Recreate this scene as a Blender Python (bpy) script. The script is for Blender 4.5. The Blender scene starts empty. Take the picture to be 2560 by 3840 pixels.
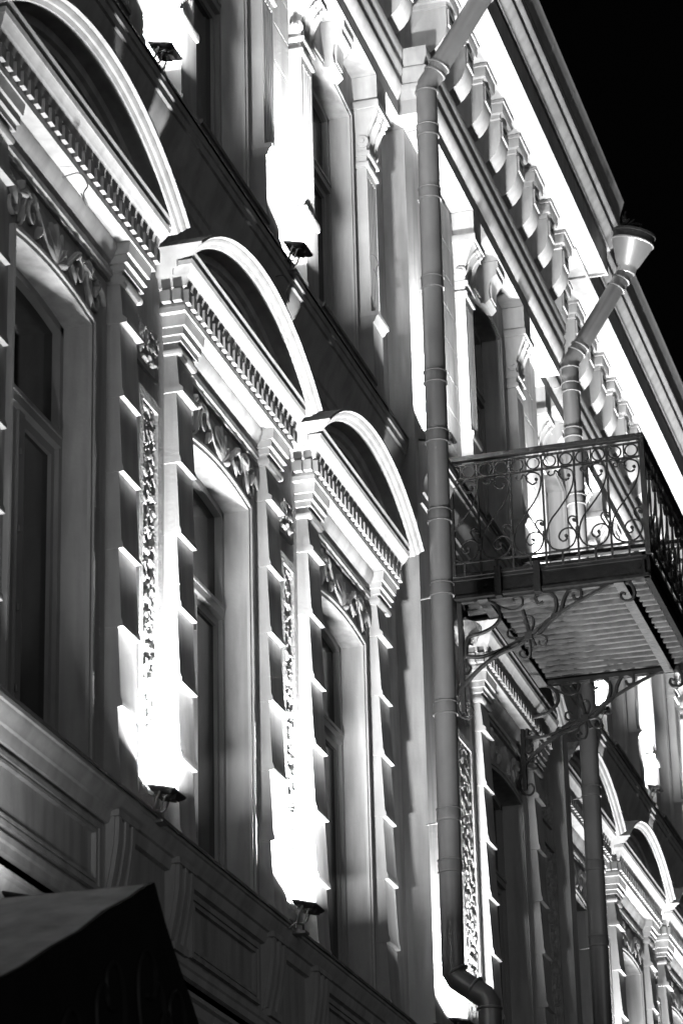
import bpy, math, random
from mathutils import Vector, noise
R = math.radians
scene = bpy.context.scene
col = scene.collection
random.seed(7)

# ------------------------------------------------------------------ camera
cam_d = bpy.data.cameras.new('camera'); cam = bpy.data.objects.new('camera', cam_d); col.objects.link(cam)
cam_d.sensor_fit = 'VERTICAL'; cam_d.sensor_height = 36.0; cam_d.lens = 103.71
cam_d.dof.use_dof = True; cam_d.dof.focus_distance = 23.5; cam_d.dof.aperture_fstop = 4.5
cam_d.clip_start = 0.1; cam_d.clip_end = 500
pi_, ya_, ro_ = R(22.3674469), R(15.46517182), R(-1.46007906)
F = Vector((math.cos(pi_)*math.cos(ya_), math.cos(pi_)*math.sin(ya_), math.sin(pi_)))
r_ = F.cross(Vector((0, 0, 1))).normalized(); u_ = r_.cross(F)
rr = r_*math.cos(ro_)+u_*math.sin(ro_); uu = -r_*math.sin(ro_)+u_*math.cos(ro_)
from mathutils import Matrix
cam.matrix_world = Matrix(((rr.x, uu.x, -F.x, 0), (rr.y, uu.y, -F.y, -6.0), (rr.z, uu.z, -F.z, 1.6), (0, 0, 0, 1)))
scene.camera = cam

# ------------------------------------------------------------------ night sky, street glow, exposure
w = bpy.data.worlds.new('World'); scene.world = w; w.use_nodes = True
bg = w.node_tree.nodes['Background']; bg.inputs[0].default_value = (0.5, 0.5, 0.5, 1); bg.inputs[1].default_value = 0.0016
sd = bpy.data.lights.new('street_glow', 'SUN'); sd.energy = 0.28; sd.angle = R(35)
so = bpy.data.objects.new('street_glow', sd); col.objects.link(so); so.location = (0, -20, 3)
so.rotation_euler = Vector((0.72, 0.62, 0.0)).to_track_quat('-Z', 'Y').to_euler()
scene.view_settings.view_transform = 'Standard'; scene.view_settings.look = 'None'
scene.view_settings.exposure = 0.0; scene.view_settings.gamma = 1.0; scene.view_settings.use_curve_mapping = False
LAMP_W = 390.0

# ------------------------------------------------------------------ materials
def mat(name, c, rough=0.8, metal=0.0, var=0.12, scale=3.0, bump=0.0, bscale=60.0, stain=0.0, spec=0.3):
    m = bpy.data.materials.new(name); m.use_nodes = True; n = m.node_tree.nodes; l = m.node_tree.links
    b = n['Principled BSDF']; b.inputs['Roughness'].default_value = rough; b.inputs['Metallic'].default_value = metal
    b.inputs['Specular IOR Level'].default_value = spec
    tc = n.new('ShaderNodeTexCoord'); nz = n.new('ShaderNodeTexNoise'); nz.inputs['Scale'].default_value = scale
    nz.inputs['Detail'].default_value = 6; nz.inputs['Roughness'].default_value = 0.6
    l.new(tc.outputs['Object'], nz.inputs['Vector'])
    cr = n.new('ShaderNodeValToRGB'); e = cr.color_ramp.elements
    lo, hi = c*(1-var), min(1, c*(1+var))
    e[0].position = 0.3; e[0].color = (lo, lo, lo, 1); e[1].position = 0.7; e[1].color = (hi, hi, hi, 1)
    l.new(nz.outputs['Fac'], cr.inputs[0]); out = cr.outputs[0]
    if stain > 0:
        mp = n.new('ShaderNodeMapping'); mp.inputs['Scale'].default_value = (5, 5, 0.7); l.new(tc.outputs['Object'], mp.inputs[0])
        n2 = n.new('ShaderNodeTexNoise'); n2.inputs['Scale'].default_value = 1.6; n2.inputs['Detail'].default_value = 8; l.new(mp.outputs[0], n2.inputs['Vector'])
        r2 = n.new('ShaderNodeValToRGB'); r2.color_ramp.elements[0].position = 0.35; r2.color_ramp.elements[1].position = 0.6
        k = 1-stain; r2.color_ramp.elements[0].color = (k, k, k, 1); l.new(n2.outputs['Fac'], r2.inputs[0])
        mx = n.new('ShaderNodeMix'); mx.data_type = 'RGBA'; mx.blend_type = 'MULTIPLY'; mx.inputs[0].default_value = 1
        l.new(out, mx.inputs[6]); l.new(r2.outputs[0], mx.inputs[7]); out = mx.outputs[2]
    l.new(out, b.inputs['Base Color'])
    if bump > 0:
        n3 = n.new('ShaderNodeTexNoise'); n3.inputs['Scale'].default_value = bscale; n3.inputs['Detail'].default_value = 4
        l.new(tc.outputs['Object'], n3.inputs['Vector'])
        bp = n.new('ShaderNodeBump'); bp.inputs['Strength'].default_value = bump; bp.inputs['Distance'].default_value = 0.01
        l.new(n3.outputs['Fac'], bp.inputs['Height']); l.new(bp.outputs[0], b.inputs['Normal'])
    return m
M = dict(
    stucco=mat('painted_stucco', 0.34, 0.85, bump=0.25, bscale=35, stain=0.3, var=0.12, scale=1.5),
    trim=mat('painted_trim', 0.37, 0.75, bump=0.15, bscale=40, stain=0.22, var=0.10),
    rough=mat('flaking_stone', 0.34, 0.95, bump=0.9, bscale=55, stain=0.2, var=0.25, scale=14),
    frame=mat('window_paint', 0.22, 0.5, var=0.1),
    glass=mat('dark_glass', 0.012, 0.08, spec=0.5, var=0.1),
    lead=mat('sheet_metal', 0.16, 0.6, metal=0.2, bump=0.3, bscale=9, var=0.25, scale=5),
    gutter=mat('galvanised_gutter', 0.45, 0.5, metal=0.3, var=0.15, scale=6),
    pipe=mat('painted_pipe', 0.13, 0.38, metal=0.35, bump=0.08, bscale=20, var=0.12, scale=2.5, spec=0.5),
    funnel=mat('zinc_funnel', 0.3, 0.4, metal=0.6, var=0.1),
    iron=mat('black_iron', 0.018, 0.5, metal=0.0, bump=0.5, bscale=50, var=0.3, scale=12, spec=0.2),
    slab=mat('slab_metal', 0.010, 0.7, metal=0.0, bump=0.6, bscale=30, var=0.35, scale=8, spec=0.1),
    board=mat('balcony_boards', 0.03, 0.55, bump=0.6, bscale=25, var=0.5, scale=5, stain=0.6, spec=.25),
    lamp=mat('lamp_housing', 0.03, 0.5, var=0.2, spec=0.5),
    steel=mat('lamp_bracket', 0.2, 0.5, metal=0.5),
    canvas=mat('pale_canopy_cloth', 0.82, 0.85, bump=0.4, bscale=4, var=0.25, scale=3, stain=0.2),
    black=mat('black_canopy_cloth', 0.008, 0.8, var=0.3, scale=4),
    blackorn=mat('black_ornament', 0.02, 0.6, var=0.3),
    asphalt=mat('asphalt', 0.05, 0.9, bump=0.5), paving=mat('paving', 0.2, 0.85, bump=0.5))
def emis(name, s):
    m = bpy.data.materials.new(name); m.use_nodes = True; b = m.node_tree.nodes['Principled BSDF']
    b.inputs['Base Color'].default_value = (.8, .8, .8, 1); b.inputs['Emission Color'].default_value = (1, 1, 1, 1); b.inputs['Emission Strength'].default_value = s
    return m
M['glow'] = emis('lamp_lens', 30)

# ------------------------------------------------------------------ mesh helpers
class G:
    def __init__(s): s.v = []; s.f = []
    def add(s, vs, fs):
        o = len(s.v); s.v += [tuple(a) for a in vs]; s.f += [tuple(i+o for i in f) for f in fs]
    def box(s, x0, x1, y0, y1, z0, z1):
        s.add([(x0, y0, z0), (x1, y0, z0), (x1, y1, z0), (x0, y1, z0), (x0, y0, z1), (x1, y0, z1), (x1, y1, z1), (x0, y1, z1)],
              [(0, 3, 2, 1), (4, 5, 6, 7), (0, 1, 5, 4), (1, 2, 6, 5), (2, 3, 7, 6), (3, 0, 4, 7)])
    def quad(s, a, b, c, d): s.add([a, b, c, d], [(0, 1, 2, 3)])
    # profile (p, z) carried round a projecting block; p = how far it stands out of plane y = 0
    def sweep(s, prof, x0, x1, side=1.0, p0=None, back=0.0):
        p0 = min(p for p, z in prof) if p0 is None else p0
        rings = []
        for p, z in prof:
            e = side*(p-p0); rings.append([(x0-e, back, z), (x0-e, -p, z), (x1+e, -p, z), (x1+e, back, z)])
        vs = [q for r in rings for q in r]; fs = []
        for i in range(len(prof)-1):
            a = i*4; b = a+4
            for k in range(3): fs.append((a+k, a+k+1, b+k+1, b+k))
        n = (len(prof)-1)*4
        fs.append((3, 2, 1, 0)); fs.append((n, n+1, n+2, n+3))
        s.add(vs, fs)
    def prism_x(s, poly, x0, x1):          # poly of (p, z)
        n = len(poly); vs = [(x0, -p, z) for p, z in poly]+[(x1, -p, z) for p, z in poly]
        fs = [tuple(range(n)), tuple(range(2*n-1, n-1, -1))]+[(i, i+n, (i+1) % n+n, (i+1) % n) for i in range(n)]
        s.add(vs, fs)
    def prism_y(s, poly, y0, y1):          # poly of (x, z)
        n = len(poly); vs = [(x, y0, z) for x, z in poly]+[(x, y1, z) for x, z in poly]
        fs = [tuple(range(n)), tuple(range(2*n-1, n-1, -1))]+[(i, i+n, (i+1) % n+n, (i+1) % n) for i in range(n)]
        s.add(vs, fs)
    def prism_z(s, poly, z0, z1):
        n = len(poly); vs = [(x, y, z0) for x, y in poly]+[(x, y, z1) for x, y in poly]
        fs = [tuple(range(n)), tuple(range(2*n-1, n-1, -1))]+[(i, i+n, (i+1) % n+n, (i+1) % n) for i in range(n)]
        s.add(vs, fs)
    def arc(s, cx, cz, rad, a0, a1, prof, n=40):   # prof of (radius offset, p); angle from vertical
        m = len(prof); vs = []; fs = []
        for i in range(n+1):
            a = a0+(a1-a0)*i/n
            for dr, p in prof: vs.append((cx+(rad+dr)*math.sin(a), -p, cz+(rad+dr)*math.cos(a)))
        for i in range(n):
            for k in range(m-1):
                a = i*m+k; fs.append((a, a+1, a+1+m, a+m))
        fs.append(tuple(range(m))); fs.append(tuple(n*m+k for k in range(m-1, -1, -1)))
        s.add(vs, fs)
    def tube(s, pts, rad, n=6, flat=1.0, axis=None, closed=False):
        # rad: number or function of 0..1; flat: thickness ratio along `axis`
        P = [Vector(p) for p in pts]; m = len(P); vs = []; fs = []
        ax = Vector(axis) if axis else None; prev = None
        for i, p in enumerate(P):
            t = (P[min(i+1, m-1)]-P[max(i-1, 0)])
            if closed: t = P[(i+1) % m]-P[i-1]
            t = t.normalized() if t.length > 1e-9 else Vector((0, 0, 1))
            if ax is not None: a = ax-t*ax.dot(t)
            else:
                a = prev if prev is not None else (Vector((0, 0, 1)) if abs(t.z) < .9 else Vector((1, 0, 0)))
                a = a-t*a.dot(t)
            a = a.normalized(); prev = a; b = t.cross(a)
            q = rad(i/(m-1)) if callable(rad) else rad
            for k in range(n):
                th = 2*math.pi*(k+.5)/n; vs.append(p+a*(q*flat*math.cos(th))+b*(q*math.sin(th)))
        for i in range(m if closed else m-1):
            j = (i+1) % m
            for k in range(n): fs.append((i*n+k, i*n+(k+1) % n, j*n+(k+1) % n, j*n+k))
        if not closed: fs.append(tuple(range(n-1, -1, -1))); fs.append(tuple((m-1)*n+k for k in range(n)))
        s.add(vs, fs)
    def lathe(s, prof, c, axis='z', n=24):          # prof of (radius, along)
        m = len(prof); vs = []; fs = []
        for i in range(n):
            a = 2*math.pi*i/n
            for r, h in prof:
                x, y = r*math.cos(a), r*math.sin(a)
                vs.append({'z': (c[0]+x, c[1]+y, c[2]+h), 'x': (c[0]+h, c[1]+x, c[2]+y), 'y': (c[0]+x, c[1]+h, c[2]+y)}[axis])
        for i in range(n):
            j = (i+1) % n
            for k in range(m-1): fs.append((i*m+k, j*m+k, j*m+k+1, i*m+k+1))
        s.add(vs, fs)
    def mesh(s, name, m, smooth=35):
        me = bpy.data.meshes.new(name); me.from_pydata(s.v, [], s.f)
        me.materials.append(M[m]); me.validate(); me.update()
        import bmesh
        bm = bmesh.new(); bm.from_mesh(me); bmesh.ops.recalc_face_normals(bm, faces=bm.faces); bm.to_mesh(me); bm.free()
        me.shade_smooth(); me.set_sharp_from_angle(angle=R(smooth))
        return me
def crom(p, k=6):                                    # Catmull-Rom through points
    p = [Vector(a) for a in p]; o = []
    for i in range(len(p)-1):
        a, b, c, d = p[max(i-1, 0)], p[i], p[i+1], p[min(i+2, len(p)-1)]
        for j in range(k):
            t = j/k; o.append(0.5*((2*b)+(c-a)*t+(2*a-5*b+4*c-d)*t*t+(3*b-a-3*c+d)*t**3))
    o.append(p[-1]); return o
def tag(o, label=None, cat=None, group=None, kind=None):
    if label: o['label'] = label
    if cat: o['category'] = cat
    if group: o['group'] = group
    if kind: o['kind'] = kind
    return o
def empty(name, loc, **k):
    o = bpy.data.objects.new(name, None); col.objects.link(o); o.location = loc; o.empty_display_size = .3
    return tag(o, **k)
WORLD = {}
def obj(name, me, parent=None, loc=(0, 0, 0), rot=None):   # loc in world coordinates
    o = bpy.data.objects.new(name, me); col.objects.link(o)
    WORLD[o] = Vector(loc)
    if parent is not None:
        o.parent = parent; o.location = Vector(loc)-WORLD.get(parent, Vector(parent.location))
    else: o.location = loc
    if rot: o.rotation_euler = rot
    return o
CACHE = {}
def cached(key, fn, m, smooth=35):
    if key not in CACHE:
        g = G(); fn(g); CACHE[key] = g.mesh(key if isinstance(key, str) else key[0], m, smooth)
    return CACHE[key]

# ------------------------------------------------------------------ street
g = G(); g.box(-5, 60, -7.5, -2.4, -.3, 0); obj('road', g.mesh('road', 'asphalt'))['kind'] = 'structure'
g = G(); g.box(-5, 60, -2.4, -.35, -.3, .13); obj('pavement', g.mesh('pavement', 'paving'))['kind'] = 'structure'

# ------------------------------------------------------------------ the building
B = empty('ornate_building', (13, 0, 0), label='long pale stucco building front with arched pediments over the tall windows', cat='building')
WORLD[B] = Vector((13, 0, 0))
PW = 0.32
ZS = 6.87          # lower sill top
S1 = [(11.0, 2.03), (13.88, 2.25), (17.25, 2.03), (20.36, 2.03)]
S2 = [(25.17, 2.24)]
S3 = [(29.46, 2.1), (32.66, 2.1), (35.86, 2.1), (39.06, 2.1), (42.26, 2.1), (45.46, 2.1)]
XA, XB, XC, XD = 10.0, 23.4, 29.0, 50.0
Y2 = -0.22
SECT = [(XA, XB, 0.0, S1), (XB, XC, Y2, S2), (XC, XD, 0.0, S3)]
HW = 0.64; HU = 0.68
def ZO(y): return .004 if y < 0 else 0

def opening(g, cx, hw, z0, z1, rise, depth=.2, n=10):
    pts = [(cx-hw, z0), (cx-hw, z1)]
    for i in range(1, n):
        t = i/n; pts.append((cx-hw+2*hw*t, z1+rise*(1-(2*t-1)**2)))
    pts += [(cx+hw, z1), (cx+hw, z0)]
    for i in range(len(pts)-1):
        (xa, za), (xb, zb) = pts[i], pts[i+1]
        g.quad((xa, 0, za), (xb, 0, zb), (xb, depth, zb), (xa, depth, za))
    g.quad((cx-hw, 0, z0), (cx+hw, 0, z0), (cx+hw, depth, z0), (cx-hw, depth, z0))
    return pts
def wall_section(g, x0, x1, bays, zb=5.2, zt=17.2):
    xs = x0
    for bx, bw in bays:
        cx = bx+(bw+PW)/2; l, r = cx-.9, cx+.9
        g.quad((xs, 0, zb), (l, 0, zb), (l, 0, zt), (xs, 0, zt)); xs = r
        prev = zb
        for hw, z0, z1, rise in ((HW, ZS+.02, 9.85, .05), (HU, 12.25, 14.88, .05)):
            pts = opening(g, cx, hw, z0, z1, rise)
            g.quad((l, 0, prev), (r, 0, prev), (r, 0, z0), (l, 0, z0))
            ztop = z1+rise+.02
            g.quad((l, 0, z0), (cx-hw, 0, z0), (cx-hw, 0, ztop), (l, 0, ztop))
            g.quad((cx+hw, 0, z0), (r, 0, z0), (r, 0, ztop), (cx+hw, 0, ztop))
            arcp = pts[1:-1]
            for (xa, za), (xb, zb2) in zip(arcp[:-1], arcp[1:]):
                g.quad((xa, 0, za), (xb, 0, zb2), (xb, 0, ztop), (xa, 0, ztop))
            prev = ztop
        g.quad((l, 0, prev), (r, 0, prev), (r, 0, zt), (l, 0, zt))
    g.quad((xs, 0, zb), (x1, 0, zb), (x1, 0, zt), (xs, 0, zt))
for i, (x0, x1, y, bays) in enumerate(SECT):
    g = G(); wall_section(g, x0, x1, bays)
    if y < 0:
        g.quad((x0, 0, 5.2), (x0, -y, 5.2), (x0, -y, 17.2), (x0, 0, 17.2)); g.quad((x1, 0, 5.2), (x1, -y, 5.2), (x1, -y, 17.2), (x1, 0, 17.2))
    g.quad((x0, 0, .13), (x1, 0, .13), (x1, 0, 5.2), (x0, 0, 5.2))
    obj('wall', g.mesh('wall', 'stucco'), B, (0, y, 0))
    # body behind the front
    g = G(); g.box(x0, x1, .62, 1.0, .13, 17.2); obj('inner_wall', g.mesh('inner_wall', 'black'), B, (0, 0, 0))

# ---- lower storey parts (local origin: left pilaster's near front corner, on the wall plane)
HOOKS = [10.0-.521*i for i in range(7)]
def f_pil(g):
    prof = [(.09, ZS)]
    hs = sorted([h for h in HOOKS if h > ZS])
    for i, h in enumerate(hs):
        top = hs[i+1] if i+1 < len(hs) else 10.3
        if i == 0: prof += [(.088, h-.004)]
        prof += [(.088, h), (.12 if h < 9.9 else .135, h+.004), (.118 if h < 9.9 else .135, h+.035), (.108, h+.06), (.088, top-.004)]
    prof += [(.09, 10.28)]
    g.sweep(prof, 0, PW, side=.12, p0=.088)
def f_cap(g):
    prof = [(.09, 10.28), (.115, 10.285), (.125, 10.30), (.125, 10.325), (.105, 10.345), (.105, 10.365), (.13, 10.37), (.13, 10.415), (.15, 10.42), (.15, 10.475), (.165, 10.48), (.175, 10.56)]
    g.sweep(prof, 0, PW, side=.6, p0=.09)
def f_entab(w):
    def f(g):
        x0, x1 = -.10, w+PW+.10
        prof = [(0, 10.562), (.185, 10.562), (.187, 10.60), (.18, 10.605), (.18, 10.73), (.20, 10.74), (.207, 10.775), (.225, 10.805),
                (.23, 10.81), (.255, 10.865), (.26, 10.868), (.268, 10.90), (.225, 10.902), (.225, 10.925), (.262, 10.928), (.278, 10.965), (0, 10.98)]
        g.sweep(prof, x0, x1, side=1, p0=.185)
        # dentils
        n = int(round((x1-x0+.03)/.112))
        for i in range(n):
            xx = x0-.0+i*(x1-x0-.06)/(n-1)
            g.box(xx, xx+.062, -.215, -.178, 10.615, 10.715)
        for p in (.03, .11): g.box(x0-.045, x0+.002, -p-.062, -p, 10.625, 10.712)
    return f
def f_arch(w):
    def f(g):
        cx = (w+PW)/2; hw = cx+.29; rise = .50; Rr = (hw*hw+rise*rise)/(2*rise); cz = 10.965+rise-Rr
        a = math.asin(hw/Rr)
        g.arc(cx, cz, Rr, -a, a, [(0, 0), (0, .37), (-.018, .37), (-.026, .345), (-.036, .343), (-.058, .325), (-.062, .31), (-.088, .295), (-.092, .26), (-.10, .17), (-.15, .16), (-.16, .13), (-.20, .12), (-.205, 0)], 48)
    return f
def f_tymp(w):
    def f(g):
        cx = (w+PW)/2; hw = cx+.29; rise = .50; Rr = (hw*hw+rise*rise)/(2*rise); cz = 10.965+rise-Rr; a = math.asin(hw/Rr)*.9
        for dr, p in ((-.27, .09), (-.36, .06)):
            g.arc(cx, cz, Rr, -a, a, [(dr, 0), (dr, p), (dr-.03, p), (dr-.045, p-.02), (dr-.07, p-.02), (dr-.07, 0)], 32)
    return f
def f_wallmould(w):
    def f(g):
        x0, x1 = PW+.02, w-.02
        prof = [(0, 10.30), (.03, 10.305), (.03, 10.335), (.045, 10.34), (.045, 10.38), (.02, 10.39), (.02, 10.42), (.06, 10.47), (.085, 10.52), (.085, 10.559)]
        g.sweep(prof, x0, x1, side=0)
    return f
def f_surround(w, z0, z1, rise, hw):
    def f(g):
        cx = (w+PW)/2; pts = [(cx-hw, z0), (cx-hw, z1)]
        for i in range(1, 14):
            t = i/14; pts.append((cx-hw+2*hw*t, z1+rise*(1-(2*t-1)**2)))
        pts += [(cx+hw, z1), (cx+hw, z0)]
        # ribbon of architrave, outwards offset
        sec = [(0.0, .0), (0.0, .022), (.03, .022), (.035, .034), (.06, .034), (.062, 0)]
        P = [Vector((x, z)) for x, z in pts]; vs = []; m = len(sec)
        for i, p in enumerate(P):
            d0 = (P[i]-P[i-1]).normalized() if i else None; d1 = (P[i+1]-P[i]).normalized() if i+1 < len(P) else None
            n0 = Vector((-d0.y, d0.x)) if d0 else None; n1 = Vector((-d1.y, d1.x)) if d1 else None
            nn = ((n0 or n1)+(n1 or n0)).normalized(); sc = 1/max(.5, nn.dot(n0 or n1))
            for o_, q in sec: vs.append((p.x+nn.x*o_*sc, -q, p.y+nn.y*o_*sc))
        fs = [(i*m+k, i*m+k+1, (i+1)*m+k+1, (i+1)*m+k) for i in range(len(P)-1) for k in range(m-1)]
        g.add(vs, fs)
    return f
def f_ornament(w):
    def f(g):
        cx = (w+PW)/2
        def sc(pts, r0, r1, p=.015):
            for sgn in (-1, 1):
                c = crom([(cx+sgn*x, -p, z) for x, z in pts], 5)
                g.tube(c, lambda t: r0+(r1-r0)*t, 6, flat=1.3, axis=(0, 1, 0))
        sc([(.05, 9.98), (.15, 10.02), (.26, 10.12), (.35, 10.2), (.44, 10.18), (.46, 10.1), (.41, 10.05), (.36, 10.09), (.385, 10.13)], .022, .012)
        sc([(.42, 10.2), (.52, 10.22), (.6, 10.14), (.63, 10.03), (.68, 9.98), (.74, 10.0), (.75, 10.06), (.71, 10.08)], .018, .010)
        sc([(.6, 10.15), (.7, 10.2), (.78, 10.22), (.84, 10.14)], .016, .006)
        sc([(.5, 10.22), (.56, 10.06), (.6, 9.96)], .02, .007)
        def leaf(x, z, ang, L, W, p=.03):
            n = 7; vs = []; fs = []
            for i in range(n+1):
                t = i/n; ww = W*math.sin(math.pi*min(1, t*.92+.08))**.8; lift = p*.6+.018*math.sin(math.pi*t)
                for k, (o_, dp) in enumerate(((-1, 0), (-.5, .008), (0, .014), (.5, .008), (1, 0))):
                    lx = o_*ww; lz = t*L
                    vs.append((x+lx*math.cos(ang)+lz*math.sin(ang), -(lift*(1 if abs(o_) < 1 else .2)+dp), z-lx*math.sin(ang)+lz*math.cos(ang)))
            for i in range(n):
                for k in range(4): a = i*5+k; fs.append((a, a+1, a+6, a+5))
            g.add(vs, fs)
        for a in (-1.2, -.75, -.35, 0, .35, .75, 1.2): leaf(cx, 9.97, a, .28-.05*abs(a), .05)
        for sgn in (-1, 1):
            for x, z, a, L, W in ((.25, 10.1, 2.6, .14, .03), (.33, 10.16, .7, .12, .03), (.47, 10.2, 1.9, .16, .035), (.55, 10.1, 2.9, .16, .03), (.66, 10.05, .6, .18, .03), (.7, 10.2, 2.2, .2, .03), (.62, 10.17, -.6, .12, .03)):
                leaf(cx+sgn*x, z, sgn*a, L, W)
    return f
def rough_grid(g, x0, x1, z0, z1, p0, amp, seed, step=.011, freq=20):
    nx = max(2, int((x1-x0)/step)); nz = int((z1-z0)/step)
    vs = []; fs = []
    for j in range(nz+1):
        for i in range(nx+1):
            x = x0+(x1-x0)*i/nx; z = z0+(z1-z0)*j/nz
            q = noise.noise(Vector((x*freq+seed*7.1, z*freq*.75, seed)))+.45*noise.noise(Vector((x*freq*2.3, z*freq*2.1, seed+5)))
            edge = min(1, min(x-x0, x1-x, z-z0, z1-z)/.02)
            h = p0+amp*max(0, min(1, .5+q*4.5))*max(0, edge)
            vs.append((x, -h, z))
    for j in range(nz):
        for i in range(nx): a = j*(nx+1)+i; fs.append((a, a+1, a+nx+2, a+nx+1))
    g.add(vs, fs)
def frame_rect(g, x0, x1, z0, z1, t, p):
    g.box(x0, x0+t, -p, 0, z0, z1); g.box(x1-t, x1, -p, 0, z0, z1)
    g.box(x0+t, x1-t, -p, 0, z1-t, z1); g.box(x0+t, x1-t, -p, 0, z0, z0+t)
def frame_rect_at(g, x0, x1, z0, z1, t, p, d):
    for a, b, c, e in ((x0, x0+t, z0, z1), (x1-t, x1, z0, z1), (x0+t, x1-t, z1-t, z1), (x0+t, x1-t, z0, z0+t)): g.box(a, b, -p-d, -p+.002, c, e)
def add_panel(X, y, gap, seed):
    # rusticated panel between two pilasters, X = left end of gap
    x0, x1 = .17, gap-.19
    me = cached(('rough_panel', round(gap, 2)), lambda g: (frame_rect(g, x0, x1, ZS+.1, 9.80, .075, .05)), 'rough')
    o = obj('rough_panel', me, B, (X, y, 0))
    me = cached(('flaked_stone', round(gap, 2), seed % 3), lambda g: rough_grid(g, x0+.075, x1-.075, ZS+.17, 9.727, .004, .036, seed), 'rough', 60)
    obj('flaked_stone', me, o, (X, y, 0))
    def f(g):
        g.box(x0, x1, -.028, 0, 9.99, 10.32); rough_grid(g, x0+.03, x1-.03, 10.02, 10.29, .029, .02, 3.3)
    obj('rough_panel', cached(('upper_rough_panel', round(gap, 2)), f, 'rough', 60), B, (X, y, 0))

def win_frame(g, hw, z0, z1, rise, ztr, y=.2):
    # outer frame
    t = .055
    g.box(-hw, -hw+t, y-.03, y+.03, z0, z1+.02); g.box(hw-t, hw, y-.03, y+.03, z0, z1+.02)
    n = 12
    for i in range(n):
        a, b = -1+2*i/n, -1+2*(i+1)/n
        za, zb = z1+rise*(1-a*a), z1+rise*(1-b*b)
        g.add([(hw*a, y-.03, za-t), (hw*b, y-.03, zb-t), (hw*b, y-.03, zb+.01), (hw*a, y-.03, za+.01),
               (hw*a, y+.03, za-t), (hw*b, y+.03, zb-t), (hw*b, y+.03, zb+.01), (hw*a, y+.03, za+.01)],
              [(0, 1, 2, 3), (4, 7, 6, 5), (0, 4, 5, 1)])
    g.box(-hw+t, hw-t, y-.045, y+.03, ztr, ztr+.10)
    g.box(-hw+t, hw-t, y-.055, y-.045, ztr+.06, ztr+.085)
    g.box(-.045, .045, y-.02, y+.03, z0, ztr)
    for s in (-1, 1):   # sashes
        xa, xb = (.045, hw-t) if s > 0 else (-hw+t, -.045)
        g.box(xa, xa+.05, y+.0, y+.035, z0, ztr); g.box(xb-.05, xb, y+.0, y+.035, z0, ztr)
        g.box(xa+.05, xb-.05, y+.0, y+.035, ztr-.06, ztr); g.box(xa+.05, xb-.05, y, y+.035, z0, z0+.08)
def win_glass(g, hw, z0, z1, rise, ztr, y=.225):
    g.quad((-hw, y, z0), (hw, y, z0), (hw, y, z1+rise), (-hw, y, z1+rise))
def add_window(X, y, upper=False):
    a = (HW, ZS, 9.85, .05, 9.0) if not upper else (HU, 12.2, 14.88, .05, 14.1)
    k = 'upper' if upper else 'lower'
    o = obj('window', cached(('window', k), lambda g: win_frame(g, *a), 'frame'), B, (X, y, 0))
    obj('glass', cached(('glass', k), lambda g: win_glass(g, *a), 'glass'), o, (X, y, 0))
    def hg(g):
        for z in ([7.2, 7.7, 8.2, 8.7] if not upper else [12.7, 13.3, 13.8]): g.lathe([(0, 0), (.008, 0), (.008, .04), (0, .04)], (-.05, .165, z), n=8)
    obj('hinges', cached(('hinges', k), hg, 'steel'), o, (X, y, 0))

# ---- base zone under the sill
def f_console(g):
    poly = [(0, 6.2), (.0, 6.71), (.09, 6.71), (.09, 6.66), (.085, 6.55), (.06, 6.38), (.035, 6.26), (.03, 6.22)]
    for i in range(5):
        xx = .02+i*.06; g.prism_x([(p+(.006 if i % 2 == 0 else -.012 if p > 0 else 0), z) for p, z in poly], xx, xx+.052)
    g.prism_x([(max(0, p-.02), z) for p, z in poly], .005, .32)
    g.box(-.01, .34, -.105, 0, 6.705, 6.745)
    g.box(.03, .30, -.06, 0, 6.16, 6.21)
def f_basepanel(w):
    def f(g):
        x0, x1 = PW+.12, w-.12
        for t, p, d in ((0, .035, .03), (.03, .02, .03), (.06, .03, .02)):
            frame_rect(g, x0+t, x1-t, 6.20+t*.8, 6.62-t*.8, d, p)
    return f
SILL = [(0, 6.66), (.035, 6.665), (.05, 6.70), (.055, 6.735), (.075, 6.74), (.085, 6.77), (.11, 6.80), (.115, 6.83), (.13, 6.835), (.13, ZS-.008), (.0, ZS+.03)]
BASE = [(0, 5.72), (.05, 5.73), (.05, 5.78), (.08, 5.80), (.10, 5.86), (.13, 5.87), (.13, 5.90), (.0, 5.93), (.0, 6.04), (.03, 6.05), (.03, 6.10), (.045, 6.11), (.045, 6.15), (0, 6.17)]
# ---- belt ledge of the upper storey
BELT = [(0, 11.62), (.02, 11.63), (.02, 11.72), (.04, 11.73), (.04, 11.82), (.05, 11.86), (.07, 11.90), (.10, 11.96), (.12, 12.02), (.125, 12.06), (.145, 12.065), (.145, 12.13), (.16, 12.135), (.16, 12.19), (0, 12.23)]
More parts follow.
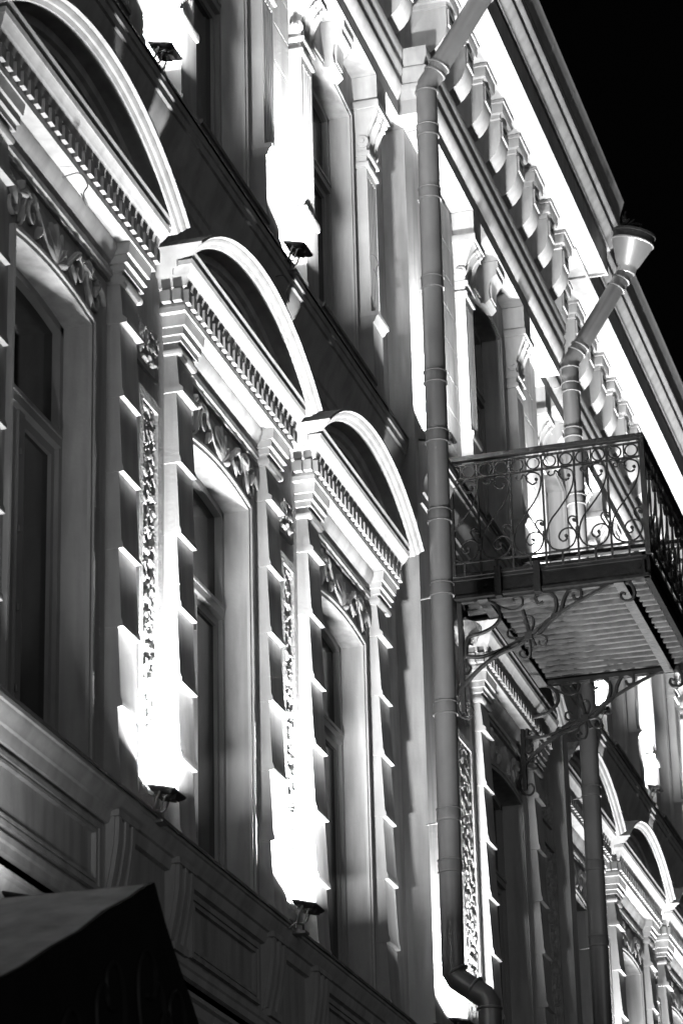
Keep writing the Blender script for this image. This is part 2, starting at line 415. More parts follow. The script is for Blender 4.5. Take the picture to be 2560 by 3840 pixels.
# ---- main entablature over the upper storey
TOPE = [(0, 15.37), (.235, 15.37), (.235, 15.52), (.24, 15.525), (.285, 15.60), (.29, 15.655), (.262, 15.658), (.262, 15.675), (.305, 15.77), (.31, 15.82), (.28, 15.823), (.28, 15.84), (.318, 15.92), (.32, 16.02), (.0, 16.06)]
CORO = [(0, 16.80), (.73, 16.80), (.73, 16.775), (.76, 16.775), (.76, 17.09), (.795, 17.095), (.80, 17.115), (.87, 17.205), (.875, 17.225), (.85, 17.228), (.85, 17.243), (.915, 17.335), (.92, 17.355), (.895, 17.358), (.895, 17.385), (.92, 17.41), (.92, 17.45), (.60, 17.52)]
def runs(prof, name, m, z=None):
    # along the three planes of the front, with mitred breaks round the projecting middle part
    for i, (x0, x1, y, bays) in enumerate(SECT):
        g = G()
        if y < 0 and name == 'belt_ledge': g.sweep(prof, x0+.12, x1, side=0)
        elif y < 0: g.sweep(prof, x0, x1, side=1, p0=0, back=-y)
        else: g.sweep(prof, x0, x1, side=0)
        obj(name, g.mesh(name, m), B, (0, y, ZO(y)))
runs(SILL, 'sill_cornice', 'trim'); runs(BASE, 'base_moulding', 'trim'); runs(BELT, 'belt_ledge', 'trim'); runs(TOPE, 'entablature', 'trim'); runs(CORO, 'roof_cornice', 'trim')
# sheet-metal covers on the ledges
def cover(z, p, name, seed):
    for i, (x0, x1, y, bays) in enumerate(SECT):
        g = G(); n = int((x1-x0)/.12); vs = []; fs = []; e = p if y < 0 and z < 10 else 0
        xa, xb = x0-e+(.12 if y < 0 and z > 10 else 0), x1+e
        for k in range(n+1):
            x = xa+(xb-xa)*k/n; d = .006*noise.noise(Vector((x*1.7, seed, 0)))+.004*noise.noise(Vector((x*6, seed, 3)))
            vs += [(x, 0, z+.045), (x, -p-.012+d, z+.01), (x, -p-.016+d, z-.018+d)]
        for k in range(n): a = k*3; fs += [(a, a+3, a+4, a+1), (a+1, a+4, a+5, a+2)]
        g.add(vs, fs); obj(name, g.mesh(name, 'lead'), B, (0, y, ZO(y)))
cover(ZS, .13, 'sill_flashing', 1); cover(12.205, .16, 'ledge_flashing', 5)

# ---- roof brackets
def f_bracket(g):
    W = .30
    poly = [(0, 16.058), (.09, 16.058), (.16, 16.07), (.235, 16.10), (.305, 16.145), (.365, 16.20), (.41, 16.26), (.44, 16.33), (.455, 16.41), (.455, 16.62), (0, 16.62)]
    g.prism_x(poly, 0, W)
    g.sweep([(.43, 16.60), (.46, 16.605), (.465, 16.645), (.49, 16.66), (.50, 16.70), (.50, 16.76), (.52, 16.765), (.52, 16.797)], 0, W, side=.8, p0=.43)
    frame_rect_at(g, .03, W-.03, 16.42, 16.59, .03, .455, .018)
def f_gut(g, x0, x1, seed):
    n = int((x1-x0)/.1); vs = []; fs = []
    for k in range(n+1):
        x = x0+(x1-x0)*k/n; d = .014*noise.noise(Vector((x*1.1, seed, 0)))+.008*noise.noise(Vector((x*4, seed, 2)))
        vs += [(x, -.80, 17.53), (x, -.915, 17.48+d), (x, -.92, 17.50+d), (x, -.92, 17.54), (x, -.925, 17.55), (x, -.955, 17.65), (x, -.96, 17.66), (x, -.98, 17.725+d*.3), (x, -.97, 17.74), (x, .4, 18.0)]
    m = 10
    for k in range(n):
        for j in range(m-1): a = k*m+j; fs.append((a, a+m, a+m+1, a+1))
    g.add(vs, fs)
    x = x0+.5
    while x < x1: g.prism_x([(.927, 17.545), (.96, 17.655), (.964, 17.66), (.94, 17.66), (.91, 17.55)], x, x+.03); x += 1.02
for i, (x0, x1, y, bays) in enumerate(SECT):
    x = x0+.0 if y < 0 else (x0+.62 if i else 10.02)
    end = x1-.0
    step = .745
    while x+.3 < end:
        obj('roof_bracket', cached('roof_bracket', f_bracket, 'trim'), B, (x, y, 0)); x += step
    g = G(); a, b = (x0-.85, x1+.85) if y < 0 else ((x0, x1-.85) if i == 0 else (x0+.85, x1)); f_gut(g, a, b, i)
    obj('gutter', g.mesh('gutter', 'gutter'), B, (0, y, ZO(y)))
    g = G(); g.sweep([(0, 16.06), (.03, 16.07), (.03, 16.12), (.0, 16.13)], x0, x1, side=0); obj('frieze_moulding', g.mesh('frieze_moulding', 'trim'), B, (0, y, 0))

# ---- upper storey pilasters
def f_shaft(g):
    W = .31; pts = [(0, 0), (0, -.12)]
    nf = 5; m = .03; fw = (W-2*m)/nf
    for i in range(nf):
        a = m+i*fw
        pts += [(a+.006, -.12), (a+fw*.3, -.096), (a+fw*.7, -.096), (a+fw-.006, -.12)]
    pts += [(W, -.12), (W, 0)]
    g.prism_z(pts, 13.08, 14.36)
    g.box(0, W, -.12, 0, 14.36, 14.47); g.box(0, W, -.12, 0, 13.0, 13.08)
    g.sweep([(.12, 14.44), (.14, 14.445), (.145, 14.47), (.14, 14.495), (.12, 14.50)], 0, W, side=1, p0=.12)
    g.box(0, W, -.12, 0, 14.50, 14.56)
def f_capital(g):
    W = .31
    g.sweep([(.12, 14.56), (.15, 14.562), (.155, 14.585), (.15, 14.61), (.125, 14.615), (.125, 14.72), (.15, 14.82), (.185, 14.91), (.22, 14.985), (.235, 15.0), (.235, 15.02), (.255, 15.025), (.255, 15.09), (.24, 15.10)], 0, W, side=.35, p0=.12)
    for xx in (-.012, W+.012-.0):
        g.lathe([(0, -.015), (.055, -.015), (.06, 0), (.055, .015), (0, .015)], (xx, -.09, 14.70), 'x', 14)
        g.lathe([(0, -.03), (.022, -.03), (.022, .03), (0, .03)], (xx, -.09, 14.70), 'x', 10)
    for i in range(2):
        x = .075+i*.16
        g.tube(crom([(x, -.12, 14.62), (x, -.135, 14.74), (x, -.165, 14.85), (x, -.21, 14.92), (x, -.235, 14.91), (x, -.235, 14.885)], 4), lambda t: .03*(1-.5*t), 8, flat=.3, axis=(0, 1, 0))
def f_pedestal_b(g):
    g.sweep([(.15, 12.2), (.15, 12.30), (.135, 12.32), (.135, 12.90), (.15, 12.91), (.17, 12.95), (.188, 12.96), (.188, 13.0)], 0, .31, side=.4, p0=.12)
def f_block(g):
    g.sweep([(.225, 15.1), (.235, 15.12), (.235, 15.367)], 0, .31, side=.4, p0=.225)
def f_pedestal(g):
    g.sweep([(.15, 12.2), (.15, 12.30), (.135, 12.32), (.135, 12.92), (.15, 12.93), (.155, 12.97), (.15, 13.0)], 0, .31, side=1, p0=.12)
def f_key(g):
    poly = [(0, 14.93), (.07, 14.90), (.12, 14.95), (.11, 15.02), (.12, 15.12), (.17, 15.2), (.2, 15.22), (.2, 15.28), (.22, 15.29), (.22, 15.366), (0, 15.366)]
    g.prism_x(poly, 0, .30)
    g.prism_x([(0, 14.96), (.13, 14.98), (.135, 15.13), (.155, 15.19), (0, 15.19)], .05, .25)
def f_usill(w):
    def f(g): g.sweep([(0, 12.21), (.15, 12.212), (.155, 12.27), (.17, 12.275), (.17, 12.31), (0, 12.33)], PW+.04, w-.04, side=0)
    return f
def f_gaplines(gap):
    def f(g):
        z = 12.35
        while z < 15.2:
            g.box(.03, gap-.03, -.022, 0, z, z+.345); z += .36
    return f

for si, (sx0, sx1, y, bays) in enumerate(SECT):
    for bi, (bx, bw) in enumerate(bays):
        cx = bx+(bw+PW)/2
        for px in (bx, bx+bw):
            o = obj('pilaster', cached('lower_pilaster', f_pil, 'trim'), B, (px, y, 0))
            obj('capital', cached('lower_capital', f_cap, 'trim'), o, (px, y, 0))
            obj('console', cached('console', f_console, 'trim'), B, (px, y, 0))
            o = obj('pilaster', cached('fluted_pilaster', f_shaft, 'trim'), B, (px, y, 0))
            obj('capital', cached('upper_capital', f_capital, 'trim'), o, (px, y, 0))
            obj('impost_block', cached('impost_block', f_block, 'trim'), o, (px, y, 0))
            obj('pedestal', cached('pedestal', f_pedestal, 'trim') if px == bx else cached('pedestal_b', f_pedestal_b, 'trim'), o, (px, y, 0))
        o = obj('pediment', cached(('pediment', bw), f_arch(bw), 'trim'), B, (bx, y, 0))
        obj('cornice', cached(('cornice', bw), f_entab(bw), 'trim'), o, (bx, y, 0))
        obj('tympanum', cached(('tympanum', bw), f_tymp(bw), 'stucco'), o, (bx, y, 0))
        obj('wall_moulding', cached(('wall_moulding', bw), f_wallmould(bw), 'trim'), B, (bx, y, 0))
        obj('window_surround', cached(('surround', bw), f_surround(bw, ZS+.03, 9.85, .05, HW), 'trim'), B, (bx, y, 0))
        obj('window_surround', cached(('surroundu', bw), f_surround(bw, 12.33, 14.88, .05, HU), 'trim'), B, (bx, y, 0))
        obj('scroll_relief', cached(('scroll_relief', bw), f_ornament(bw), 'trim', 60), B, (bx, y, 0))
        obj('base_panel', cached(('base_panel', bw), f_basepanel(bw), 'stucco'), B, (bx, y, 0))
        obj('keystone', cached('keystone', f_key, 'trim'), B, (cx-.15, y, 0))
        obj('window_sill', cached(('window_sill', bw), f_usill(bw), 'lead'), B, (bx, y, 0))
        add_window(cx, y); add_window(cx, y, True)
        if bi+1 < len(bays):
            gx = bx+bw+PW; gap = bays[bi+1][0]-gx
            add_panel(gx, y, gap, 3+bi)
            obj('jointed_panel', cached(('jointed_panel', round(gap, 2)), f_gaplines(gap), 'stucco'), B, (gx, y, 0))
for wx, wy, wz in ((15.05, -.20, 10.5), (19.55, -.16, 11.97), (22.4, -.14, 13.55)):
    g = G(); g.tube(crom([(wx, wy+.1, wz), (wx+.03, wy, wz+.03), (wx+.1, wy-.03, wz-.02), (wx+.06, wy-.02, wz-.1), (wx+.16, wy-.01, wz-.14), (wx+.12, wy+.02, wz-.06)], 5), .005, 5)
    obj('loose_wire', g.mesh('loose_wire', 'steel', 60), B)
for X, y, gap, sd_ in ((24.17, Y2, 1.0, 9), (27.73, Y2, 1.0, 10)):
    add_panel(X, y, gap, sd_)
    obj('jointed_panel', cached(('jointed_panel', round(gap, 2)), f_gaplines(gap), 'stucco'), B, (X, y, 0))

# ------------------------------------------------------------------ floodlights
def f_lamphead(g):
    # local: origin under the centre of the head; head tilted a little towards the wall
    vs = []; 
    for z, sx, sy in ((0, .075, .05), (.012, .10, .075), (.03, .115, .09), (.042, .115, .09)):
        for a, b in ((-1, -1), (1, -1), (1, 1), (-1, 1)): vs.append((a*sx, b*sy, z))
    fs = [(3, 2, 1, 0)]+[(i*4+k, i*4+(k+1) % 4, i*4+4+(k+1) % 4, i*4+4+k) for i in range(3) for k in range(4)]
    g.add(vs, fs)
    for i in range(7): g.box(-.07+i*.023-.003, -.07+i*.023+.003, -.05, .05, -.014, .004)
    g.box(-.04, .04, -.085, -.05, -.016, .02)
def f_lens(g): g.box(-.10, .10, -.078, .078, .0405, .0435)
def f_lampyoke(g):
    g.tube([(-.09, .0, .03), (-.09, .03, -.05), (-.05, .06, -.10), (.05, .06, -.10), (.09, .03, -.05), (.09, 0, .03)], .009, 6)
    g.box(-.03, .03, .03, .10, -.16, -.09); g.box(-.05, .05, .0, .12, -.175, -.155)
def f_cable(g): g.tube(crom([(-.04, -.06, .0), (-.12, -.04, -.04), (-.10, .0, -.12), (-.16, .03, -.13), (-.2, .08, -.17)], 5), .006, 5)
def floodlight(X, y, z, label, k=1.0):
    P = (X, y, z)
    e = empty('floodlight', P, label=label, cat='floodlight', group='floodlights standing on the ledges'); WORLD[e] = Vector(P)
    h = obj('housing', cached('housing', f_lamphead, 'lamp'), e, P, (R(14), 0, 0))
    l = bpy.data.objects.new('lens', cached('lens', f_lens, 'glow')); col.objects.link(l); l.parent = h
    obj('yoke', cached('yoke', f_lampyoke, 'steel'), e, P); obj('cable', cached('cable', f_cable, 'steel'), e, P)
    d = bpy.data.lights.new('floodlight_beam', 'AREA'); d.shape = 'RECTANGLE'; d.size = .20; d.size_y = .17; d.energy = LAMP_W*k; d.spread = R(160)
    o = bpy.data.objects.new('floodlight_beam', d); col.objects.link(o); o.parent = e
    o.location = (0, -.005, .09); o.rotation_euler = (R(180-3), 0, 0)
    return e
PL = .17
floodlight(13.85, -.42, 5.55, 'floodlight at the left edge behind the canopy, under the panelled band', .045)
floodlight(13.6, -PL, 7.0, 'lower floodlight left of the leftmost window, on the sill', .05)
floodlight(16.78, -PL, 7.0, 'lower floodlight between the leftmost and the middle window, on the sill')
floodlight(19.72, -.215, 6.99, 'lower floodlight between the middle window and the one beside the long drainpipe', 1.5)
floodlight(23.85, Y2-.11, 7.0, 'lowest floodlight, on the sill at the foot of the long drainpipe')
floodlight(32.2, -PL, 7.05, 'lower floodlight hidden behind the far drainpipe', 1)
floodlight(35.5, -PL, 7.05, 'lower floodlight between the far windows right of the far drainpipe', 1)
floodlight(38.7, -PL, 7.05, 'farthest lower floodlight on the sill', 1)
floodlight(13.6, -PL, 12.35, 'upper floodlight at the far left of the upper ledge', .12)
floodlight(16.76, -PL, 12.35, 'upper floodlight at the top left above the largest arched pediment', 1.2)
floodlight(19.80, -.215, 12.3, 'upper floodlight above the middle arched pediment', 1.35)
floodlight(23.8, Y2-PL, 12.33, 'upper floodlight behind the balcony railing beside the long drainpipe', 1.0)
floodlight(28.35, Y2-PL, 12.42, 'upper floodlight behind the outer half of the balcony railing', 1.0)
floodlight(32.2, -PL, 12.42, 'upper floodlight seen through the far balcony bracket')
floodlight(35.5, -PL, 12.42, 'upper floodlight near the right edge above the far arched pediments')
floodlight(38.7, -PL, 12.42, 'farthest upper floodlight on the upper ledge')

# ------------------------------------------------------------------ drainpipes
def pipe_run(g, pts, r, n=20): g.tube(pts, r, n)
def ring(g, c, d, r, h=.012):
    c = Vector(c); d = Vector(d).normalized(); g.tube([c-d*h, c-d*h*.5, c+d*h*.5, c+d*h], lambda t: r if 0.2 < t < .8 else r-.008, 20)
def drainpipe(X, y, Xt, yt, r, label, bend_z, low_z, hop, joints):
    e = empty('drainpipe', (X, y, 0), label=label, cat='drainpipe', group='drainpipes at the corners of the projecting part'); WORLD[e] = Vector((X, y, 0))
    def at(z): t = (z-low_z)/(bend_z-low_z); return Vector((X+(Xt-X)*t, y+(yt-y)*t, z))
    g = G(); pipe_run(g, [at(low_z), at(bend_z)], r)
    obj('pipe', g.mesh('pipe', 'pipe', 50), e)
    for z in joints:
        g = G(); g.tube([at(z-.11), at(z-.105), at(z), at(z+.006)], lambda t: r+.006 if t < .9 else r+.002, 20)
        for q in (z, z-.105): ring(g, at(q), (0, 0, 1), r+.012, .008)
        obj('joint_collar', g.mesh('joint_collar', 'pipe', 50), e)
    hx, hy, hz = hop
    g = G(); A = at(bend_z); H = Vector(hop); d = (H-A).normalized()
    P = [A-Vector((0, 0, .12)), A-Vector((0, 0, .05)), A+Vector((0, 0, .01))+d*.03, A+d*.10, A+d*.22, H-d*.12, H]
    pipe_run(g, P, lambda t: r)
    for q in (.16, .24): ring(g, A+d*q, d, r+.014, .01)
    ring(g, A-Vector((0, 0, .06)), (0, 0, 1), r+.014, .01)
    for q in (.12, .24): ring(g, H-d*q, d, r+.014, .01)
    obj('slanting_arm', g.mesh('slanting_arm', 'pipe', 50), e)
    g = G(); g.lathe([(r*.9, -.04), (r+.012, -.02), (r+.012, .04), (r+.02, .06), (r+.04, .09), (.235, .33), (.245, .335), (.245, .35), (.23, .355)], (hx, hy, hz))
    for k in range(len(g.v)): g.v[k] = tuple(Vector(g.v[k])-H)
    f = obj('funnel', g.mesh('funnel', 'funnel', 40), e, H); f.location = H-WORLD[e]; f.rotation_euler = (R(17), R(-6), 0)
    g = G(); g.lathe([(.225, .35), (.235, .355), (.235, .43), (.245, .435), (.245, .46), (.22, .47), (.22, .36)], (hx, hy, hz))
    for i in range(16):
        a = random.uniform(0, 6.28); a2 = a+random.uniform(.5, 1.5); z0 = hz+.44
        g.tube(crom([(hx+.2*math.cos(a), hy+.2*math.sin(a), z0), (hx+.1*math.cos(a2), hy+.1*math.sin(a2)+.05, z0+random.uniform(.06, .16)), (hx-.05+random.uniform(-.1, .1), hy+.15, z0+random.uniform(.08, .25))], 4), .01, 5)
    for k in range(len(g.v)): g.v[k] = tuple(Vector(g.v[k])-H)
    obj('funnel_rim', g.mesh('funnel_rim', 'iron', 40), f, H)
    for z in (joints[1]-.1, joints[3]-.1, joints[-1]):
        q = at(z); g = G()
        g.tube([q, q+Vector((.04, .2, 0))], .007, 6); ring(g, q, (0, 0, 1), r+.008, .012)
        obj('wall_clip', g.mesh('wall_clip', 'lead', 40), e)
    return e
r1 = .096
e = drainpipe(22.97, -.49, 22.99, -.55, r1, 'long grey drainpipe running down the middle of the front, left of the balcony', 15.52, 7.34, (23.1, -1.23, 16.66),
              [8.18, 8.62, 9.55, 10.62, 11.30, 12.05, 12.62, 13.55, 14.45, 15.1])
g = G(); pipe_run(g, [(22.97, -.49, 7.36), (22.97, -.49, 7.24), (22.97, -.515, 7.19), (22.97, -.745, 7.02), (22.97, -.775, 6.97), (22.97, -.775, 6.86), (22.97, -.775, 5.6)], r1)
ring(g, (22.97, -.515, 7.24), (0, -.6, -1), r1+.01); ring(g, (22.97, -.66, 7.1), (0, -.8, -.6), r1+.01); ring(g, (22.97, -.775, 6.92), (0, 0, -1), r1+.01)
obj('kicked_foot', g.mesh('kicked_foot', 'pipe', 50), e)
drainpipe(29.08, -.50, 29.25, -.57, r1, 'far grey drainpipe with a shiny funnel under the gutter', 15.50, 2.0, (29.42, -1.24, 16.62), [8.0, 9.0, 9.8, 10.6, 12.0, 13.0, 13.9, 14.7, 15.25])
# corner strip at the far end of the projecting part
g = G(); g.box(28.72, 28.99, -.14, 0, .2, 11.6); obj('corner_strip', g.mesh('corner_strip', 'stucco'), B, (0, Y2, 0))

# ------------------------------------------------------------------ balcony
BX0, BX1 = 24.3, 27.0
PO = 2.10
BALC = empty('balcony', (BX0, Y2, 11.0), label='black wrought iron balcony with scroll railing jutting out over the street', cat='balcony'); WORLD[BALC] = Vector((BX0, Y2, 11.0))
g = G(); g.box(BX0+.08, BX1-.05, -PO+.06, Y2, 11.13, 11.20); obj('deck', g.mesh('deck', 'slab'), BALC)
g = G(); q = BX0+.10
while q < BX1-.16:
    wd = .15; dz = random.uniform(-.006, .006); vs = []
    for k in range(30):
        yy = -PO+.09+(PO-.39)*k/29; b = .005*noise.noise(Vector((q*9, yy*5, 1)))
        vs += [(q, yy, 11.125), (q+.004, yy, 11.07+dz+b), (q+.03, yy, 11.035+dz+b), (q+.07, yy, 11.035+dz+b*1.5), (q+.098, yy, 11.07+dz+b), (q+.102, yy, 11.125)]
    g.add(vs, [(k*6+m, k*6+m+1, k*6+m+7, k*6+m+6) for k in range(29) for m in range(5)]); q += wd
obj('soffit_boards', g.mesh('soffit_boards', 'board'), BALC)
def channel(g, y0, y1, x, s):    # edge channel running out from the wall on the plane X = x; s = outward direction
    pr = [(0, 10.985), (.05*s, 10.985), (.05*s, 11.012), (.015*s, 11.02), (.015*s, 11.15), (.045*s, 11.16), (.045*s, 11.185), (.06*s, 11.19), (.06*s, 11.22), (0, 11.22)]
    n = len(pr); vs = [(x+a, y0, z) for a, z in pr]+[(x+a, y1, z) for a, z in pr]
    g.add(vs, [(i, (i+1) % n, (i+1) % n+n, i+n) for i in range(n)]+[tuple(range(n)), tuple(range(2*n-1, n-1, -1))])
g = G(); channel(g, -PO, -.3, BX0+.06, -1); channel(g, -PO, -.3, BX1-.06, 1)
n = 10
pr = [(0, 10.985), (.05, 10.985), (.05, 11.012), (.015, 11.02), (.015, 11.15), (.045, 11.16), (.045, 11.185), (.06, 11.19), (.06, 11.22), (0, 11.22)]
vs = [(BX0, -PO+.06-a, z) for a, z in pr]+[(BX1, -PO+.06-a, z) for a, z in pr]
g.add(vs, [(i, (i+1) % n, (i+1) % n+n, i+n) for i in range(n)]+[tuple(range(n)), tuple(range(2*n-1, n-1, -1))])
for y in (-.72, -1.08): g.box(BX0-.02, BX0+.06, y-.03, y+.03, 10.96, 11.25)
for y in (-.60, -2.0): g.lathe([(0, -.02), (.018, -.02), (.018, .0), (0, .0)], (BX0+.04, y, 11.09), 'x', 8)
obj('edge_channels', g.mesh('edge_channels', 'slab'), BALC)
g = G()
for y in (-.55, -1.80): 
    g.box(BX0+.07, BX1-.07, y-.045, y+.045, 10.975, 10.99); g.box(BX0+.07, BX1-.07, y-.01, y+.01, 10.99, 11.055)
obj('beams', g.mesh('beams', 'board'), BALC)
# side railing drawn in the plane X = const: (p, z)
SCR = [(1.424, 12.018), (1.387, 12.0), (1.345, 12.029), (1.326, 12.078), (1.357, 12.12), (1.415, 12.112), (1.459, 12.067), (1.453, 11.96), (1.401, 11.844), (1.307, 11.719), (1.23, 11.623), (1.192, 11.521), (1.191, 11.43), (1.238, 11.355), (1.33, 11.328), (1.418, 11.362), (1.458, 11.447), (1.44, 11.51), (1.384, 11.533), (1.325, 11.511), (1.3, 11.453), (1.334, 11.411), (1.371, 11.429), (1.358, 11.461)]
SM = [(1.451, 11.494), (1.414, 11.552), (1.391, 11.608), (1.419, 11.643), (1.461, 11.629), (1.462, 11.588), (1.438, 11.598)]
SMT = [(1.345, 12.06), (1.30, 12.108), (1.282, 12.073), (1.246, 12.066), (1.229, 12.092), (1.248, 12.105)]
def rail_unit(g, T):   # T maps (p, z, off) to xyz ; one unit based at p = 1.176..1.47
    ax = Vector(T(0, 0, 1))-Vector(T(0, 0, 0))
    g.tube(crom([T(p, z, 0) for p, z in SCR], 4), .0085, 6, flat=1.5, axis=ax)
    for c in (SM, SMT): g.tube(crom([T(p, z, 0) for p, z in c], 4), .008, 6, flat=1.4, axis=ax)
    for q in (1.365, 11.46), (1.42, 12.045), (1.444, 11.605): g.lathe([(0, -.014), (.016, -.01), (.016, .01), (0, .014)], T(q[0], q[1], 0), 'x' if abs(ax.x) > .5 else 'y', 8)
    c = T(1.474, 11.50, 0); g.box(c[0]-.018, c[0]+.018, c[1]-.018, c[1]+.018, c[2]-.03, c[2]+.03)
def rail_side(x, name):
    pts = dict()
    g = G()
    g.box(x-.032, x+.032, -PO-.03, -.3, 12.315, 12.345); g.box(x-.022, x+.022, -PO-.02, -.3, 12.345, 12.362)
    top = obj(name, g.mesh(name, 'iron'), BALC)
    g = G()
    g.box(x-.014, x+.014, -PO, -.3, 12.270, 12.282); g.box(x-.014, x+.014, -PO, -.3, 12.132, 12.146); g.box(x-.012, x+.012, -PO, -.3, 11.312, 11.326)
    g.box(x-.024, x+.024, -PO-.024, -PO+.024, 11.19, 12.33); g.box(x-.02, x+.02, -.34, -.30, 11.19, 12.33)
    obj('rails', g.mesh('rails', 'iron'), BALC)
    for p in (.571, .873, 1.176, 1.473, 1.775):
        g = G(); g.box(x-.009, x+.009, -p-.009, -p+.009, 11.19, 12.28); obj('bar', g.mesh('bar', 'iron'), BALC)
    for i in range(12):
        p = .42+i*.1515
        if p < PO-.03: g = G(); g.box(x-.007, x+.007, -p-.007, -p+.007, 12.14, 12.275); obj('short_bar', g.mesh('short_bar', 'iron'), BALC)
    for p in (.42, .72, 1.03, 1.325, 1.625, 1.93): g = G(); g.box(x-.009, x+.009, -p-.009, -p+.009, 11.19, 11.318); obj('short_bar', g.mesh('short_bar', 'iron'), BALC)
    for i in range(12):
        p = .345+i*.1508; g = G()
        g.tube([(x, -p+.057*math.cos(a*math.pi/12), 12.209+.057*math.sin(a*math.pi/12)) for a in range(24)], .0075, 6, flat=1.5, axis=(1, 0, 0), closed=True)
        obj('ring', g.mesh('ring', 'iron'), BALC)
    for k in range(-3, 3):
        sh = k*.3007
        g = G(); rail_unit(g, lambda p, z, o, sh=sh: (x+o, -(p+sh), z)); obj('scroll', g.mesh('scroll', 'iron', 60), BALC)
rail_side(BX0, 'handrail'); rail_side(BX1, 'handrail')
# front railing
g = G(); g.box(BX0+.034, BX1-.034, -PO-.032, -PO+.032, 12.314, 12.344); obj('handrail', g.mesh('handrail', 'iron'), BALC)
g = G(); 
for z in (12.27, 12.133, 11.313): g.box(BX0+.03, BX1-.03, -PO-.014, -PO+.014, z, z+.012)
obj('rails', g.mesh('rails', 'iron'), BALC)
for i in range(9):
    x = BX0+.3*i
    if 0 < i:
        g = G(); g.box(x-.009, x+.009, -PO-.009, -PO+.009, 11.19, 12.28); obj('bar', g.mesh('bar', 'iron'), BALC)
    g = G(); rail_unit(g, lambda p, z, o, x=x: (x+(p-1.176)+.01, -PO+o, z)); obj('scroll', g.mesh('scroll', 'iron', 60), BALC)
for i in range(17):
    x = BX0+.12+.151*i; g = G()
    g.tube([(x+.057*math.cos(a*math.pi/12), -PO, 12.209+.057*math.sin(a*math.pi/12)) for a in range(24)], .0075, 6, flat=1.5, axis=(0, 1, 0), closed=True)
    obj('ring', g.mesh('ring', 'iron'), BALC)
BR = dict(
 arm=[(0.29, 10.112), (0.322, 10.197), (0.488, 10.356), (0.667, 10.469), (0.842, 10.522), (0.962, 10.612), (1.141, 10.739), (1.348, 10.848), (1.554, 10.942), (1.7, 11.0), (1.815, 11.012), (1.898, 10.981), (1.924, 10.895), (1.897, 10.839), (1.832, 10.832), (1.799, 10.874), (1.808, 10.91), (1.843, 10.898)],
 s1=[(0.363, 10.483), (0.522, 10.464), (0.727, 10.521), (0.904, 10.604)],
 heart=[(0.363, 10.483), (0.367, 10.58), (0.4, 10.666), (0.517, 10.689), (0.635, 10.742), (0.69, 10.826), (0.659, 10.935), (0.574, 10.985), (0.459, 10.99)],
 s2=[(0.588, 10.985), (0.715, 10.905), (0.815, 10.87), (0.889, 10.899), (0.904, 10.965), (0.865, 10.99), (0.821, 10.98), (0.819, 10.953)],
 s3=[(1.034, 10.618), (1.14, 10.724), (1.203, 10.822), (1.208, 10.926), (1.155, 10.99), (1.069, 10.99), (1.023, 10.965), (1.048, 10.901), (1.092, 10.918)],
 s4=[(1.14, 10.724), (1.245, 10.801), (1.279, 10.902), (1.327, 10.985), (1.386, 11.0), (1.441, 10.972), (1.437, 10.912), (1.387, 10.904), (1.367, 10.944)],
 c1=[(0.95, 10.60), (0.996, 10.727), (0.971, 10.791), (0.92, 10.782), (0.91, 10.731), (0.953, 10.718)],
 c2=[(0.94, 10.60), (0.831, 10.598), (0.76, 10.622), (0.756, 10.675), (0.793, 10.693), (0.82, 10.659)],
 c3=[(0.95, 10.59), (1.048, 10.601), (1.103, 10.565), (1.086, 10.5), (1.036, 10.513), (1.038, 10.55)],
 c4=[(0.945, 10.59), (0.955, 10.464), (0.923, 10.4), (0.866, 10.415), (0.854, 10.461), (0.883, 10.472), (0.903, 10.447)],
 c5=[(0.363, 10.483), (0.31, 10.422), (0.321, 10.346), (0.371, 10.318), (0.402, 10.366), (0.374, 10.399), (0.352, 10.38)],
 c6=[(0.29, 10.112), (0.264, 10.011), (0.297, 9.919), (0.368, 9.896), (0.406, 9.951), (0.38, 10.005), (0.343, 9.987)])
def bracket(x):
    g = G()
    for k, c in BR.items():
        big = k in ('arm', 's1', 'heart', 's3', 's4')
        r = .022 if big else .014
        g.tube(crom([(x, -p, z) for p, z in c], 5), (lambda t, r=r: r*(1-.35*t)), 6, flat=1.5, axis=(1, 0, 0))
    g.box(x-.03, x+.03, -.98, -.91, 10.57, 10.64)
    g.tube([(x, -.9, 10.86), (x, -.96, 10.60), (x, -1.0, 10.50)], .02, 6)
    g.box(x-.025, x+.025, -.34, -.30, 9.95, 11.0); g.box(x-.025, x+.025, -1.9, -.3, 10.99, 11.03)
    return g.mesh('scroll_bracket', 'iron', 60)
obj('scroll_bracket', bracket(BX0+.16), BALC); obj('scroll_bracket', bracket(BX1-.05), BALC)

g = G(); vs = []
for i in range(13):
    for j in range(18):
        a, b = math.pi*i/12, 2*math.pi*j/18; n_ = Vector((math.sin(a)*math.cos(b), math.sin(a)*math.sin(b), math.cos(a)))
        q = 1+.55*noise.noise(n_*1.6+Vector((3, 1, 2)))+.25*noise.noise(n_*5)
        vs.append((BX0+.30+.10*q*n_.x, Y2-.11+.13*q*n_.y, 10.76+.13*q*n_.z))
g.add(vs, [(i*18+j, i*18+(j+1) % 18, i*18+18+(j+1) % 18, i*18+18+j) for i in range(12) for j in range(18)])
obj('broken_plaster', g.mesh('broken_plaster', 'rough', 60), B)

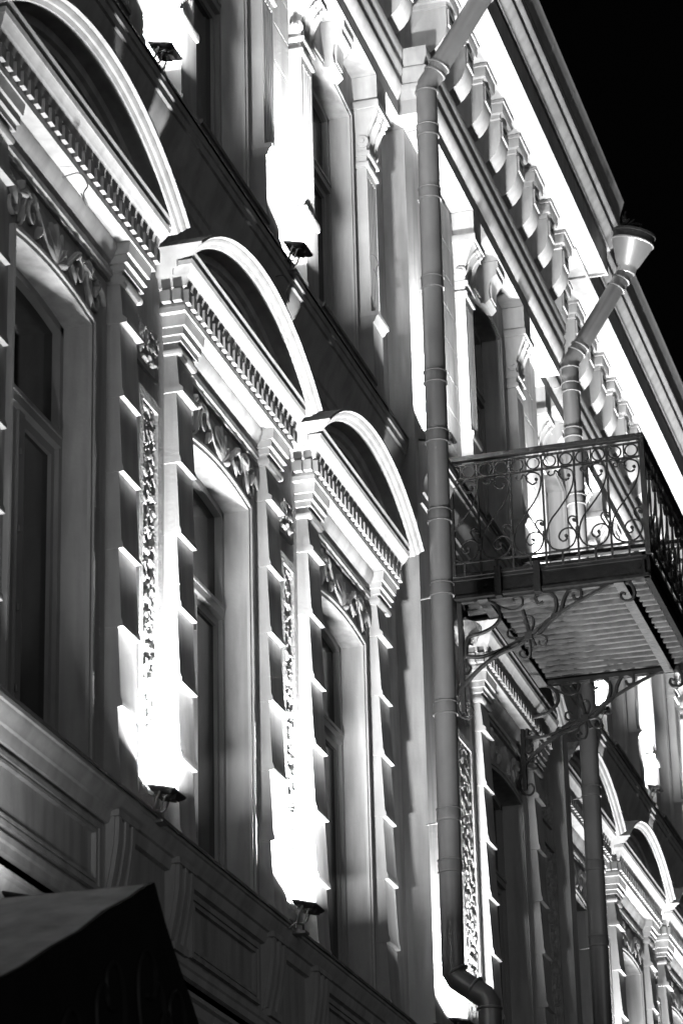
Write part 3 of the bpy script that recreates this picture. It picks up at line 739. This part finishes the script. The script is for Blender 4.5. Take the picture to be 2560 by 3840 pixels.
# ------------------------------------------------------------------ gabled street canopy, lower left
CX, CP, CZ = 12.0, 1.73, 5.07
can = empty('street_canopy', (CX, -CP, 3.2), label='gabled canopy with pale top and black scrollwork front at the lower left', cat='canopy'); WORLD[can] = Vector((CX, -CP, 3.2))
def ridge(t): return -.03*math.sin(t*3.1)+.02*math.sin(t*9)
g = G(); vs = []; fs = []
prof = [(-2.6, -1.25), (-2.2, -1.03), (-1.8, -.83), (-1.5, -.70), (-1.2, -.56), (-.9, -.41), (-.6, -.26), (-.3, -.12), (-.1, -.03), (0, 0), (.05, -.05), (.15, -.15), (.3, -.27), (.5, -.42), (.75, -.62), (1.1, -.9), (1.5, -1.25)]
ys = [-CP-.02, -CP+.3, -CP+.7, -CP+1.1, -.2]
for x, dz in prof:
    for j, y in enumerate(ys):
        vs.append((CX+x, y, CZ+dz+.012*noise.noise(Vector((x*2.3, y*2, 0)))*min(1, abs(x)*5)-(.018*abs(math.sin(x*5)) if j == 0 and x < 0 else 0)))
m = len(ys)
for i in range(len(prof)-1):
    for j in range(m-1): a = i*m+j; fs.append((a, a+1, a+m+1, a+m))
g.add(vs, fs); obj('canopy_cover', g.mesh('canopy_cover', 'canvas', 60), can)
g = G(); P = [(vs[i*m][0], vs[i*m][2]+.004) for i in range(len(prof))]
poly = [(P[0][0], 3.2)]+P+[(P[-1][0], 3.2)]
g.prism_y(poly, -CP-.05, -CP-.03); fr = obj('gable_front', g.mesh('gable_front', 'black', 20), can)
g = G()
for cx_, s, dd in ((-.55, 1, .3), (-.1, -1, .15), (.25, 1, .25), (-1.0, -1, .6), (-1.5, 1, .85)):
    for dz in (-.4-dd, -.95-dd):
        g.tube(crom([(CX+cx_+s*a, -CP-.06, CZ+dz+b) for a, b in ((0, -.3), (.12, -.1), (.14, .1), (.03, .22), (-.08, .15), (-.06, .03), (.02, .02))], 5), .012, 5)
        g.tube(crom([(CX+cx_-s*a, -CP-.06, CZ+dz+b) for a, b in ((0, -.3), (.15, -.2), (.2, 0), (.12, .1), (.05, .02))], 5), .012, 5)
obj('gable_scrolls', g.mesh('gable_scrolls', 'blackorn', 60), fr)
